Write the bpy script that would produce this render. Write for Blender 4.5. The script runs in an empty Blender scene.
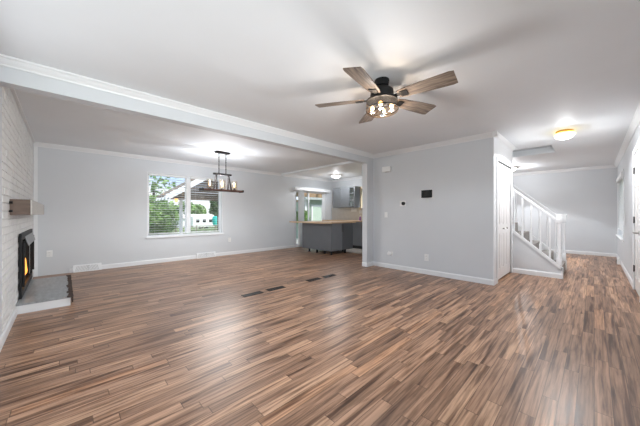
import bpy, bmesh, math, random
from mathutils import Vector, Matrix

C = bpy.context.scene
COL = C.collection
PI = math.pi
random.seed(7)
XW, YF, YM, XC, XB, XR, YFAR, H = -7.054, -0.39, 4.931, -1.117, -3.40, 0.426, 10.5, 2.44
YS = 6.33      # knee wall of the stairs
YK = 7.47      # kitchen back wall

# ---------------------------------------------------------------- camera
cd = bpy.data.cameras.new('camera')
cam = bpy.data.objects.new('camera', cd)
COL.objects.link(cam)
cd.sensor_width = 36.0
cd.lens = 36.0 * 265.0 / 640.0
cd.shift_y = 0.8 / 640.0
cd.clip_start = 0.02
cd.clip_end = 300
cam.location = (0, 0, 1.142)
cam.rotation_euler = (PI / 2, 0, 0.802)
C.camera = cam

# ---------------------------------------------------------------- world, sun, added fill light, exposure
C.view_settings.view_transform = 'Standard'
C.view_settings.look = 'None'
C.view_settings.gamma = 1
C.view_settings.use_curve_mapping = False
C.view_settings.exposure = 1.25

w = bpy.data.worlds.new('sky')
C.world = w
w.use_nodes = True
nt = w.node_tree
nt.nodes.clear()
wo = nt.nodes.new('ShaderNodeOutputWorld')
bg = nt.nodes.new('ShaderNodeBackground')
bg.inputs['Strength'].default_value = 0.62
tc = nt.nodes.new('ShaderNodeTexCoord')
mp = nt.nodes.new('ShaderNodeMapping')
mp.inputs['Scale'].default_value = (1, 1, 3)
nz = nt.nodes.new('ShaderNodeTexNoise')
nz.inputs['Scale'].default_value = 2.2
nz.inputs['Detail'].default_value = 6
rp = nt.nodes.new('ShaderNodeValToRGB')
rp.color_ramp.elements[0].position = 0.42
rp.color_ramp.elements[0].color = (0.30, 0.56, 1.0, 1)
rp.color_ramp.elements[1].position = 0.62
rp.color_ramp.elements[1].color = (0.95, 0.97, 1.0, 1)
sep = nt.nodes.new('ShaderNodeSeparateXYZ')
mr = nt.nodes.new('ShaderNodeMapRange')
mr.inputs[1].default_value = 0.0
mr.inputs[2].default_value = 0.16
mr.inputs[3].default_value = 1.0
mr.inputs[4].default_value = 0.0
mx = nt.nodes.new('ShaderNodeMix')
mx.data_type = 'RGBA'
mx.inputs[7].default_value = (0.97, 0.98, 1.0, 1)
L = nt.links.new
L(tc.outputs['Generated'], mp.inputs['Vector'])
L(mp.outputs['Vector'], nz.inputs['Vector'])
L(nz.outputs['Fac'], rp.inputs['Fac'])
L(tc.outputs['Generated'], sep.inputs[0])
L(sep.outputs[2], mr.inputs[0])
L(mr.outputs[0], mx.inputs[0])
L(rp.outputs['Color'], mx.inputs[6])
L(mx.outputs[2], bg.inputs['Color'])
L(bg.outputs[0], wo.inputs[0])

sd = bpy.data.lights.new('sun', 'SUN')
sd.energy = 2.2
sd.angle = 0.02
sd.color = (1.0, 0.96, 0.9)
so = bpy.data.objects.new('sun', sd)
COL.objects.link(so)
so.rotation_euler = (math.radians(-18), math.radians(38), 0)


def area(name, loc, rot, sx, sy, energy, color=(1, 1, 1)):
    d = bpy.data.lights.new(name, 'AREA')
    d.shape = 'RECTANGLE'
    d.size = sx
    d.size_y = sy
    d.energy = energy
    d.color = color
    o = bpy.data.objects.new(name, d)
    COL.objects.link(o)
    o.location = loc
    o.rotation_euler = rot
    return o


# added fill light in an assumed, unseen opening of the front wall 
area('front_fill_light', (-1.75, YF - 0.02, 1.35), (PI / 2, 0, 0), 2.8, 1.8, 3.6, (0.88, 0.94, 1.0))
# added fill across the room from an unseen opening in the right wall
sw = area('side_fill_light', (XR + 0.02, 1.0, 1.35), (0, PI / 2, 0), 0.9, 1.7, 11, (0.93, 0.97, 1.0))
sw.data.spread = math.radians(95)


def point(name, loc, energy, color, radius=0.03):
    d = bpy.data.lights.new(name, 'POINT')
    d.energy = energy
    d.color = color
    d.shadow_soft_size = radius
    o = bpy.data.objects.new(name, d)
    COL.objects.link(o)
    o.location = loc
    return o


def down(name, loc, energy, color, deg=160, blend=0.08, radius=0.07):
    """downward spot: throw of a rimmed ceiling lamp, also used for added fill"""
    d = bpy.data.lights.new(name, 'SPOT')
    d.energy = energy
    d.color = color
    d.spot_size = math.radians(deg)
    d.spot_blend = blend
    d.shadow_soft_size = radius
    o = bpy.data.objects.new(name, d)
    COL.objects.link(o)
    o.location = loc
    return o


# ---------------------------------------------------------------- materials
MATS = {}


def mat(name, color, rough=0.5, metal=0.0, spec=0.5, emit=None, estr=0.0, noise=0.0, nscale=8.0, bump=0.0,
        bscale=60.0, trans=0.0, alpha=1.0, stretch=None):
    if name in MATS:
        return MATS[name]
    m = bpy.data.materials.new(name)
    m.use_nodes = True
    t = m.node_tree
    b = t.nodes['Principled BSDF']
    b.inputs['Base Color'].default_value = (*color, 1)
    b.inputs['Roughness'].default_value = rough
    b.inputs['Metallic'].default_value = metal
    b.inputs['Specular IOR Level'].default_value = spec
    b.inputs['Transmission Weight'].default_value = trans
    b.inputs['Alpha'].default_value = alpha
    if emit:
        b.inputs['Emission Color'].default_value = (*emit, 1)
        b.inputs['Emission Strength'].default_value = estr
    tcn = t.nodes.new('ShaderNodeTexCoord')
    mpn = t.nodes.new('ShaderNodeMapping')
    t.links.new(tcn.outputs['Object'], mpn.inputs['Vector'])
    if stretch:
        mpn.inputs['Scale'].default_value = stretch
    n = t.nodes.new('ShaderNodeTexNoise')
    n.inputs['Scale'].default_value = nscale
    n.inputs['Detail'].default_value = 4
    t.links.new(mpn.outputs['Vector'], n.inputs['Vector'])
    if noise > 0:
        r = t.nodes.new('ShaderNodeValToRGB')
        r.color_ramp.elements[0].position = 0.3
        r.color_ramp.elements[1].position = 0.7
        r.color_ramp.elements[0].color = (*[c * (1 - noise) for c in color], 1)
        r.color_ramp.elements[1].color = (*[min(1, c * (1 + noise)) for c in color], 1)
        t.links.new(n.outputs['Fac'], r.inputs['Fac'])
        t.links.new(r.outputs['Color'], b.inputs['Base Color'])
    if bump > 0:
        n2 = t.nodes.new('ShaderNodeTexNoise')
        n2.inputs['Scale'].default_value = bscale
        n2.inputs['Detail'].default_value = 3
        t.links.new(mpn.outputs['Vector'], n2.inputs['Vector'])
        bp = t.nodes.new('ShaderNodeBump')
        bp.inputs['Strength'].default_value = bump
        bp.inputs['Distance'].default_value = 0.01
        t.links.new(n2.outputs['Fac'], bp.inputs['Height'])
        t.links.new(bp.outputs['Normal'], b.inputs['Normal'])
    MATS[name] = m
    return m


def floor_mat():
    m = bpy.data.materials.new('wood_laminate')
    m.use_nodes = True
    t = m.node_tree
    b = t.nodes['Principled BSDF']
    N = t.nodes.new
    LK = t.links.new

    def math_(op, a, c=None, clamp=False):
        n = N('ShaderNodeMath')
        n.operation = op
        n.use_clamp = clamp
        for i, v in enumerate((a, c)):
            if v is None:
                continue
            if isinstance(v, (int, float)):
                n.inputs[i].default_value = v
            else:
                LK(v, n.inputs[i])
        return n.outputs[0]
    tcn = N('ShaderNodeTexCoord')
    s = N('ShaderNodeSeparateXYZ')
    LK(tcn.outputs['Object'], s.inputs[0])
    X, Y = s.outputs[0], s.outputs[1]
    sx = math_('DIVIDE', X, 0.076)
    fx = math_('FLOOR', sx)
    w1 = N('ShaderNodeTexWhiteNoise')
    w1.noise_dimensions = '1D'
    LK(fx, w1.inputs['W'])
    sy = math_('ADD', math_('DIVIDE', Y, 0.80), math_('MULTIPLY', w1.outputs['Value'], 9.0))
    fy = math_('FLOOR', sy)
    cb = N('ShaderNodeCombineXYZ')
    LK(fx, cb.inputs[0])
    LK(fy, cb.inputs[1])
    w2 = N('ShaderNodeTexWhiteNoise')
    w2.noise_dimensions = '2D'
    LK(cb.outputs[0], w2.inputs['Vector'])
    rnd = w2.outputs['Value']
    ramp = N('ShaderNodeValToRGB')
    cr = ramp.color_ramp
    cols = [(0.0, (0.150, 0.094, 0.066)), (0.2, (0.190, 0.122, 0.086)), (0.45, (0.228, 0.147, 0.104)),
            (0.7, (0.265, 0.173, 0.122)), (0.88, (0.305, 0.207, 0.147)), (1.0, (0.285, 0.172, 0.110))]
    cr.elements[0].position, cr.elements[0].color = cols[0][0], (*cols[0][1], 1)
    cr.elements[1].position, cr.elements[1].color = cols[-1][0], (*cols[-1][1], 1)
    for p, c in cols[1:-1]:
        e = cr.elements.new(p)
        e.color = (*c, 1)
    LK(rnd, ramp.inputs['Fac'])
    # grain
    gv = N('ShaderNodeCombineXYZ')
    LK(math_('ADD', math_('MULTIPLY', X, 15.0), math_('MULTIPLY', rnd, 37.0)), gv.inputs[0])
    LK(math_('MULTIPLY', Y, 1.0), gv.inputs[1])
    LK(math_('MULTIPLY', rnd, 11.0), gv.inputs[2])
    g = N('ShaderNodeTexNoise')
    g.inputs['Scale'].default_value = 2.6
    g.inputs['Detail'].default_value = 7
    g.inputs['Roughness'].default_value = 0.62
    g.inputs['Distortion'].default_value = 0.5
    LK(gv.outputs[0], g.inputs['Vector'])
    gr = N('ShaderNodeValToRGB')
    gr.color_ramp.elements[0].position = 0.34
    gr.color_ramp.elements[0].color = (0.62, 0.58, 0.55, 1)
    gr.color_ramp.elements[1].position = 0.66
    gr.color_ramp.elements[1].color = (1.26, 1.25, 1.24, 1)
    e = gr.color_ramp.elements.new(0.47)
    e.color = (0.98, 0.97, 0.96, 1)
    LK(g.outputs['Fac'], gr.inputs['Fac'])
    mu = N('ShaderNodeMix')
    mu.data_type = 'RGBA'
    mu.blend_type = 'MULTIPLY'
    mu.inputs[0].default_value = 1.0
    LK(ramp.outputs['Color'], mu.inputs[6])
    LK(gr.outputs['Color'], mu.inputs[7])
    # coarse dark streaks
    sv = N('ShaderNodeCombineXYZ')
    LK(math_('ADD', math_('MULTIPLY', X, 15.0), math_('MULTIPLY', rnd, 23.0)), sv.inputs[0])
    LK(math_('ADD', math_('MULTIPLY', Y, 0.85), math_('MULTIPLY', rnd, 7.0)), sv.inputs[1])
    sn = N('ShaderNodeTexNoise')
    sn.inputs['Scale'].default_value = 1.5
    sn.inputs['Detail'].default_value = 4
    sn.inputs['Distortion'].default_value = 0.25
    LK(sv.outputs[0], sn.inputs['Vector'])
    sr = N('ShaderNodeValToRGB')
    sr.color_ramp.elements[0].position = 0.36
    sr.color_ramp.elements[0].color = (0.38, 0.31, 0.27, 1)
    sr.color_ramp.elements[1].position = 0.50
    sr.color_ramp.elements[1].color = (1.08, 1.08, 1.08, 1)
    LK(sn.outputs['Fac'], sr.inputs['Fac'])
    ms = N('ShaderNodeMix')
    ms.data_type = 'RGBA'
    ms.blend_type = 'MULTIPLY'
    ms.inputs[0].default_value = 1.0
    LK(mu.outputs[2], ms.inputs[6])
    LK(sr.outputs['Color'], ms.inputs[7])
    fv = N('ShaderNodeCombineXYZ')
    LK(math_('ADD', math_('MULTIPLY', X, 60.0), math_('MULTIPLY', rnd, 51.0)), fv.inputs[0])
    LK(math_('MULTIPLY', Y, 1.6), fv.inputs[1])
    fn = N('ShaderNodeTexNoise')
    fn.inputs['Scale'].default_value = 1.3
    fn.inputs['Detail'].default_value = 3
    LK(fv.outputs[0], fn.inputs['Vector'])
    fr = N('ShaderNodeValToRGB')
    fr.color_ramp.elements[0].position = 0.35
    fr.color_ramp.elements[0].color = (0.66, 0.62, 0.58, 1)
    fr.color_ramp.elements[1].position = 0.55
    fr.color_ramp.elements[1].color = (1.10, 1.10, 1.10, 1)
    LK(fn.outputs['Fac'], fr.inputs['Fac'])
    mf = N('ShaderNodeMix')
    mf.data_type = 'RGBA'
    mf.blend_type = 'MULTIPLY'
    mf.inputs[0].default_value = 1.0
    LK(ms.outputs[2], mf.inputs[6])
    LK(fr.outputs['Color'], mf.inputs[7])
    mu = mf
    # gaps
    frx = math_('FRACT', sx)
    fry = math_('FRACT', sy)
    gx = math_('LESS_THAN', frx, 0.05)
    gy = math_('LESS_THAN', fry, 0.006)
    gap = math_('MAXIMUM', gx, gy)
    mg = N('ShaderNodeMix')
    mg.data_type = 'RGBA'
    LK(math_('MULTIPLY', gap, 0.7), mg.inputs[0])
    LK(mu.outputs[2], mg.inputs[6])
    mg.inputs[7].default_value = (0.05, 0.03, 0.02, 1)
    gm = N('ShaderNodeMix')
    gm.data_type = 'RGBA'
    gm.blend_type = 'MULTIPLY'
    gm.inputs[0].default_value = 1.0
    gm.inputs[7].default_value = (1.46, 1.32, 1.18, 1)
    LK(mg.outputs[2], gm.inputs[6])
    LK(gm.outputs[2], b.inputs['Base Color'])
    rr = N('ShaderNodeMapRange')
    LK(g.outputs['Fac'], rr.inputs[0])
    rr.inputs[3].default_value = 0.28
    rr.inputs[4].default_value = 0.42
    LK(rr.outputs[0], b.inputs['Roughness'])
    b.inputs['Specular IOR Level'].default_value = 0.42
    bp = N('ShaderNodeBump')
    bp.inputs['Strength'].default_value = 0.04
    bp.inputs['Distance'].default_value = 0.003
    LK(g.outputs['Fac'], bp.inputs['Height'])
    LK(bp.outputs['Normal'], b.inputs['Normal'])
    return m


def tile_mat():
    m = bpy.data.materials.new('kitchen_tile')
    m.use_nodes = True
    t = m.node_tree
    b = t.nodes['Principled BSDF']
    tcn = t.nodes.new('ShaderNodeTexCoord')
    br = t.nodes.new('ShaderNodeTexBrick')
    br.offset = 0.5
    br.inputs['Color1'].default_value = (0.66, 0.60, 0.53, 1)
    br.inputs['Color2'].default_value = (0.58, 0.52, 0.46, 1)
    br.inputs['Mortar'].default_value = (0.38, 0.35, 0.32, 1)
    br.inputs['Scale'].default_value = 1.0
    br.inputs['Mortar Size'].default_value = 0.006
    br.inputs['Brick Width'].default_value = 0.33
    br.inputs['Row Height'].default_value = 0.33
    t.links.new(tcn.outputs['Object'], br.inputs['Vector'])
    t.links.new(br.outputs['Color'], b.inputs['Base Color'])
    b.inputs['Roughness'].default_value = 0.25
    return m


def glass_mat(name, tint=(1, 1, 1), gloss=0.06, rough=0.02):
    m = bpy.data.materials.new(name)
    m.use_nodes = True
    t = m.node_tree
    t.nodes.clear()
    o = t.nodes.new('ShaderNodeOutputMaterial')
    tr = t.nodes.new('ShaderNodeBsdfTransparent')
    tr.inputs[0].default_value = (*tint, 1)
    gl = t.nodes.new('ShaderNodeBsdfGlossy')
    gl.inputs['Roughness'].default_value = rough
    mxn = t.nodes.new('ShaderNodeMixShader')
    mxn.inputs[0].default_value = gloss
    t.links.new(tr.outputs[0], mxn.inputs[1])
    t.links.new(gl.outputs[0], mxn.inputs[2])
    t.links.new(mxn.outputs[0], o.inputs[0])
    return m


M_WALL = mat('wall_paint', (0.635, 0.655, 0.677), 0.55, noise=0.012, nscale=2, bump=0.05, bscale=140)
M_CEIL = mat('ceiling_paint', (0.82, 0.85, 0.875), 0.6, noise=0.012, nscale=2, bump=0.06, bscale=120)
M_TRIM = mat('trim_white', (0.79, 0.80, 0.81), 0.35, noise=0.01, nscale=5)
M_DOOR = mat('door_white', (0.82, 0.80, 0.79), 0.35, noise=0.01, nscale=5)
M_BRICK = mat('painted_brick', (0.74, 0.735, 0.72), 0.45, noise=0.05, nscale=12, bump=0.5, bscale=45)
M_MORT = mat('painted_mortar', (0.68, 0.675, 0.665), 0.7, noise=0.05, nscale=20, bump=0.4, bscale=60)
M_FLOOR = floor_mat()
M_TILE = tile_mat()
M_GLASS = glass_mat('window_glass', (0.97, 0.985, 0.98), 0.05)
M_SHADE = glass_mat('clear_shade_glass', (0.92, 0.86, 0.78), 0.14, 0.12)
M_AMBER = glass_mat('smoky_bowl_glass', (0.86, 0.76, 0.66), 0.05, 0.2)
M_BLACK = mat('black_metal', (0.012, 0.012, 0.013), 0.5, 0.0, spec=0.25, noise=0.2, nscale=30)
M_BLIND = mat('blind_white', (0.82, 0.83, 0.83), 0.4, noise=0.01)
M_CAB = mat('cabinet_grey', (0.14, 0.146, 0.155), 0.4, noise=0.03, nscale=4)
M_CAB2 = mat('cabinet_grey_light', (0.24, 0.25, 0.265), 0.35, noise=0.03, nscale=4)
M_BUTCH = mat('butcher_block', (0.62, 0.43, 0.27), 0.35, noise=0.14, nscale=3, stretch=(2, 20, 20))
M_MANTEL = mat('mantel_oak', (0.14, 0.092, 0.066), 0.5, noise=0.2, nscale=3, stretch=(20, 4, 14), bump=0.2)
M_MANTELP = mat('mantel_pale', (0.55, 0.53, 0.50), 0.55, noise=0.1, nscale=3, stretch=(3, 20, 14))
M_SLATE = mat('hearth_tile', (0.33, 0.345, 0.355), 0.35, noise=0.18, nscale=3, stretch=(2.5, 9, 3))
M_RUSTIC = mat('rustic_plank', (0.12, 0.055, 0.038), 0.6, noise=0.4, nscale=4, stretch=(10, 2, 8))
M_BRONZE = mat('dark_bronze', (0.010, 0.008, 0.008), 0.55, 0.0, noise=0.2, nscale=20)
M_BRASS = mat('brass', (0.62, 0.36, 0.10), 0.3, 0.9, noise=0.1, nscale=9)
M_NICKEL = mat('nickel', (0.35, 0.33, 0.30), 0.3, 0.9, noise=0.05)
M_PLATE = mat('plate_white', (0.83, 0.83, 0.82), 0.35, noise=0.01)
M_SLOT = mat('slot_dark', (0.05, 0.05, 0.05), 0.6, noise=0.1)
M_CARPET = mat('stair_carpet', (0.40, 0.375, 0.35), 0.95, noise=0.2, nscale=60, bump=0.6, bscale=300)
M_SCREEN = mat('black_screen', (0.012, 0.014, 0.014), 0.12, noise=0.1)
M_BULB = mat('warm_bulb', (1, 0.8, 0.5), 0.3, emit=(1.0, 0.58, 0.16), estr=2.0)
M_CBULB = mat('candle_bulb', (1, 0.85, 0.6), 0.3, emit=(1.0, 0.66, 0.30), estr=1.5)
M_FROST = mat('lit_frosted_glass', (1, 0.98, 0.95), 0.4, emit=(1.0, 0.95, 0.82), estr=1.6)
M_LITAMB = mat('lit_amber_glass', (1, 0.8, 0.3), 0.3, emit=(1.0, 0.80, 0.25), estr=1.3)
M_FLAME = mat('flame', (1, 0.4, 0.05), 0.5, emit=(1.0, 0.33, 0.06), estr=0.75)
M_FLAMEC = mat('flame_core', (1, 0.7, 0.2), 0.5, emit=(1.0, 0.62, 0.25), estr=0.8)
M_LOG = mat('charred_log', (0.07, 0.045, 0.03), 0.9, noise=0.5, nscale=15, bump=0.6)


def blade_mat():
    m = bpy.data.materials.new('weathered_oak_blade')
    m.use_nodes = True
    t = m.node_tree
    b = t.nodes['Principled BSDF']
    tcn = t.nodes.new('ShaderNodeTexCoord')
    mpn = t.nodes.new('ShaderNodeMapping')
    mpn.inputs['Scale'].default_value = (3, 34, 8)
    n = t.nodes.new('ShaderNodeTexNoise')
    n.inputs['Scale'].default_value = 1.6
    n.inputs['Detail'].default_value = 6
    n.inputs['Distortion'].default_value = 0.8
    r = t.nodes.new('ShaderNodeValToRGB')
    r.color_ramp.elements[0].position = 0.32
    r.color_ramp.elements[0].color = (0.085, 0.062, 0.048, 1)
    r.color_ramp.elements[1].position = 0.68
    r.color_ramp.elements[1].color = (0.29, 0.225, 0.175, 1)
    t.links.new(tcn.outputs['Object'], mpn.inputs['Vector'])
    t.links.new(mpn.outputs['Vector'], n.inputs['Vector'])
    t.links.new(n.outputs['Fac'], r.inputs['Fac'])
    t.links.new(r.outputs['Color'], b.inputs['Base Color'])
    b.inputs['Roughness'].default_value = 0.45
    return m


M_BLADE = blade_mat()


# ---------------------------------------------------------------- mesh helpers
class MB:
    def __init__(self):
        self.bm = bmesh.new()

    def box(self, x0, x1, y0, y1, z0, z1, bevel=0.0, mtx=None):
        r = bmesh.ops.create_cube(self.bm, size=1.0)
        vs = r['verts']
        for v in vs:
            v.co = Vector(((x0 + x1) / 2 + v.co.x * (x1 - x0), (y0 + y1) / 2 + v.co.y * (y1 - y0),
                           (z0 + z1) / 2 + v.co.z * (z1 - z0)))
        if bevel > 0:
            es = list({e for v in vs for e in v.link_edges})
            rr = bmesh.ops.bevel(self.bm, geom=es, offset=bevel, segments=2, affect='EDGES', profile=0.5)
            vs = list({v for f in rr['faces'] for v in f.verts} | {v for v in vs if v.is_valid})
        if mtx is not None:
            bmesh.ops.transform(self.bm, matrix=mtx, verts=vs)
        return self

    def tube(self, p0, p1, r0, r1=None, seg=12):
        p0, p1 = Vector(p0), Vector(p1)
        r1 = r0 if r1 is None else r1
        d = p1 - p0
        q = Vector((0, 0, 1)).rotation_difference(d.normalized())
        m = Matrix.Translation((p0 + p1) / 2) @ q.to_matrix().to_4x4()
        bmesh.ops.create_cone(self.bm, cap_ends=True, segments=seg, radius1=r0, radius2=r1, depth=d.length, matrix=m)
        return self

    def lathe(self, prof, c=(0, 0, 0), seg=24, cap=False):
        rings = []
        for r, z in prof:
            rings.append([self.bm.verts.new((c[0] + max(r, 1e-4) * math.cos(2 * PI * k / seg),
                                             c[1] + max(r, 1e-4) * math.sin(2 * PI * k / seg), c[2] + z))
                          for k in range(seg)])
        for a, b in zip(rings, rings[1:]):
            for k in range(seg):
                self.bm.faces.new((a[k], a[(k + 1) % seg], b[(k + 1) % seg], b[k]))
        if cap:
            self.bm.faces.new(rings[0][::-1])
            self.bm.faces.new(rings[-1])
        return self

    def prism(self, pts, off):
        """closed polygon of 3-D points extruded by the vector off"""
        off = Vector(off)
        a = [self.bm.verts.new(p) for p in pts]
        b = [self.bm.verts.new(Vector(p) + off) for p in pts]
        self.bm.faces.new(a)
        self.bm.faces.new(b[::-1])
        n = len(a)
        for k in range(n):
            self.bm.faces.new((a[k], b[k], b[(k + 1) % n], a[(k + 1) % n]))
        return self

    def ico(self, c, r, sub=1, scale=(1, 1, 1), jitter=0.0):
        rr = bmesh.ops.create_icosphere(self.bm, subdivisions=sub, radius=r)
        for v in rr['verts']:
            j = 1 + random.uniform(-jitter, jitter)
            v.co = Vector((c[0] + v.co.x * scale[0] * j, c[1] + v.co.y * scale[1] * j, c[2] + v.co.z * scale[2] * j))
        return self

    def build(self, name, m, parent=None, smooth=False, loc=None):
        bmesh.ops.recalc_face_normals(self.bm, faces=self.bm.faces[:])
        me = bpy.data.meshes.new(name)
        if loc is not None:
            for v in self.bm.verts:
                v.co -= Vector(loc)
        self.bm.to_mesh(me)
        self.bm.free()
        me.materials.append(m)
        if smooth:
            for p in me.polygons:
                p.use_smooth = True
            try:
                me.set_sharp_from_angle(angle=math.radians(40))
            except Exception:
                pass
        o = bpy.data.objects.new(name, me)
        COL.objects.link(o)
        if loc is not None:
            o.location = loc
        if parent:
            o.parent = parent
        return o


def tag(o, label=None, cat=None, group=None, kind=None):
    if label:
        o['label'] = label
    if cat:
        o['category'] = cat
    if group:
        o['group'] = group
    if kind:
        o['kind'] = kind
    return o


def empty(name, loc, label, cat, group=None, rz=0.0):
    o = bpy.data.objects.new(name, None)
    o.empty_display_size = 0.1
    COL.objects.link(o)
    o.location = loc
    o.rotation_euler = (0, 0, rz)
    return tag(o, label, cat, group)


def struct(o, label=None):
    o['kind'] = 'structure'
    if label:
        o['label'] = label
    return o


def copy_tree(o, parent=None):
    c = o.copy()
    COL.objects.link(c)
    c.parent = parent
    for ch in list(o.children):
        copy_tree(ch, c)
    return c


def moulding(prof, p0, p1, nrm):
    """profile (out, z) swept from p0 to p1 along a wall whose normal is nrm"""
    b = MB()
    n = Vector((nrm[0], nrm[1], 0))
    p0, p1 = Vector(p0), Vector(p1)
    b.prism([p0 + n * o + Vector((0, 0, z)) for o, z in prof], p1 - p0)
    return b


CROWN = [(0, 0), (0, -0.075), (0.010, -0.075), (0.014, -0.062), (0.030, -0.045), (0.046, -0.022), (0.056, -0.014), (0.058, 0)]
BASE = [(0, 0), (0.014, 0), (0.014, 0.070), (0.009, 0.082), (0.004, 0.09), (0, 0.09)]

# ---------------------------------------------------------------- setting: floor
struct(MB().box(XW - 0.15, XR + 0.15, YF - 0.15, 6.10, -0.12, 0).box(-3.5, XR + 0.15, 6.10, YFAR + 0.15, -0.12, 0)
       .build('floor', M_FLOOR), 'brown wood strip laminate floor')
struct(MB().box(XW - 0.15, -3.5, 6.10, YK + 0.15, -0.12, 0.001).build('floor_kitchen', M_TILE), 'beige tiled kitchen floor')

# ceiling with the stairwell opening
HX0, HX1, HY0, HY1 = -3.3, -0.56, 6.62, 7.42
b = MB()
b.box(XW - 0.15, XR + 0.15, YF - 0.15, HY0, H, H + 0.12)
b.box(XW - 0.15, HX0, HY0, HY1, H, H + 0.12)
b.box(HX1, XR + 0.15, HY0, HY1, H, H + 0.12)
b.box(XW - 0.15, XR + 0.15, HY1, YK + 0.15, H, H + 0.12)
b.box(-4.0, XR + 0.15, YK + 0.15, YFAR + 0.15, H, H + 0.12)
struct(b.build('ceiling', M_CEIL), 'smooth white ceiling')
b = MB()
b.box(HX0 - 0.1, HX1 + 0.1, HY0 - 0.1, HY0, H + 0.12, 4.9)
b.box(HX0 - 0.1, HX1 + 0.1, HY1, HY1 + 0.1, H + 0.12, 4.9)
b.box(HX0 - 0.1, HX0, HY0, HY1, H + 0.12, 4.9)
b.box(HX1, HX1 + 0.1, HY0, HY1, H + 0.12, 4.9)
b.box(HX0 - 0.1, HX1 + 0.1, HY0 - 0.1, HY1 + 0.1, 4.9, 5.0)
struct(b.build('wall_stairwell', M_WALL), 'grey walls of the stairwell above the ceiling opening')

# left (window) wall with window and sliding door openings
WY0, WY1, WZ0, WZ1 = 1.37, 3.11, 0.615, 2.085
SY0, SY1, SZ1 = 5.66, 7.10, 1.99
b = MB()
T = 0.15
b.box(XW - T, XW, YF - T, WY0, 0, H)
b.box(XW - T, XW, WY0, WY1, 0, WZ0)
b.box(XW - T, XW, WY0, WY1, WZ1, H)
b.box(XW - T, XW, WY1, SY0, 0, H)
b.box(XW - T, XW, SY0, SY1, SZ1, H)
b.box(XW - T, XW, SY1, YK + T, 0, H)
struct(b.build('wall_left', M_WALL), 'long grey wall with the dining window')

# front wall: brick part plus plain part with an unseen opening added for the front fill
PX0, PX1, PZ0, PZ1 = -3.2, -0.3, 0.4, 2.3
b = MB()
b.box(-3.62, PX0, YF - T, YF, 0, H)
b.box(PX1, XR + T, YF - T, YF, 0, H)
b.box(PX0, PX1, YF - T, YF, 0, PZ0)
b.box(PX0, PX1, YF - T, YF, PZ1, H)
struct(b.build('wall_front', M_WALL), 'grey wall behind the camera')

# brick chimney wall, each course of real bricks, with a firebox opening
FX0, FX1, FZ0, FZ1 = -6.24, -4.86, 0.16, 0.86
b = MB()
bl, bh, g = 0.205, 0.062, 0.011
z = 0.004
row = 0
while z + bh < H - 0.025:
    x = -7.0 - (0.108 if row % 2 else 0)
    while x < -3.62:
        x0, x1 = max(x, -7.02), min(x + bl, -3.625)
        if x1 - x0 > 0.03 and not (x1 > FX0 - 0.02 and x0 < FX1 + 0.02 and z + bh > 0.11 and z < FZ1 + 0.0):
            d = random.uniform(-0.003, 0.003)
            b.box(x0, x1, YF - 0.10, YF + d, z, z + bh, bevel=0.004)
        x += bl + g
    z += bh + g
    row += 1
brick = b.build('wall_fireplace', M_BRICK)
struct(brick, 'white painted brick fireplace wall')
b = MB()
b.box(XW, FX0, YF - 0.14, YF - 0.006, 0, H)
b.box(FX1, -3.62, YF - 0.14, YF - 0.006, 0, H)
b.box(FX0, FX1, YF - 0.14, YF - 0.006, 0, FZ0)
b.box(FX0, FX1, YF - 0.14, YF - 0.006, FZ1, H)
m_ = b.build('mortar', M_MORT, brick)

struct(MB().box(XR + T, XR + 5.0, -3.5, 5.6, H, H + 0.12).build('ceiling_sun_block', M_CEIL), 'unseen roof added to keep sun out of the side opening')  # unseen roof, added to block the sun from the side opening
# middle wall, closet block
b = MB()
b.box(-3.53, XC - 0.0, YM, YM + 0.11, 0, H)
# closet side wall, opening for the bifold door
CY0, CY1, CZ1 = 5.16, 6.22, 2.02
b.box(XC - 0.11, XC, YM + 0.11, CY0, 0, H)
b.box(XC - 0.11, XC, CY1, YS, 0, H)
b.box(XC - 0.11, XC, CY0, CY1, CZ1, H)
struct(b.build('wall_middle', M_WALL), 'grey partition wall with the thermostat')
struct(MB().box(-1.9, -1.8, YM + 0.11, YS, 0, H).box(-3.5, XC, YS - 0.09, YS, 0, H).build('wall_closet', M_WALL))
# closet end faces are painted trim white
struct(MB().box(XC, XC + 0.006, YM, YS, CZ1 + 0.05, H).build('trim_1', M_TRIM), 'white painted header above the closet door')
struct(MB().box(-3.62, -3.52, YM + 0.11, YK + T, 0, H)
       .box(-4.0, -3.9, YK, YFAR + T, 0, H).build('wall_kitchen_side', M_WALL))

# kitchen back wall with window
KX0, KX1, KZ0, KZ1 = -5.66, -4.55, 1.22, 2.02
b = MB()
b.box(XW - T, KX0, YK, YK + 0.12, 0, H)
b.box(KX1, -3.5, YK, YK + 0.12, 0, H)
b.box(KX0, KX1, YK, YK + 0.12, 0, KZ0)
b.box(KX0, KX1, YK, YK + 0.12, KZ1, H)
struct(b.build('wall_kitchen', M_WALL), 'kitchen back wall')

# beam with pilaster
struct(MB().box(XB - 0.13, XB, YF, YM, 2.235, H).box(XB - 0.125, XB, 4.70, YM, 0, 2.235)
       .build('wall_beam', M_WALL), 'grey ceiling beam and its pilaster')
struct(MB().box(XW, XB - 0.13, 5.05, 5.15, H - 0.055, H).build('trim_2', M_CEIL), 'low white header towards the kitchen')

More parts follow.
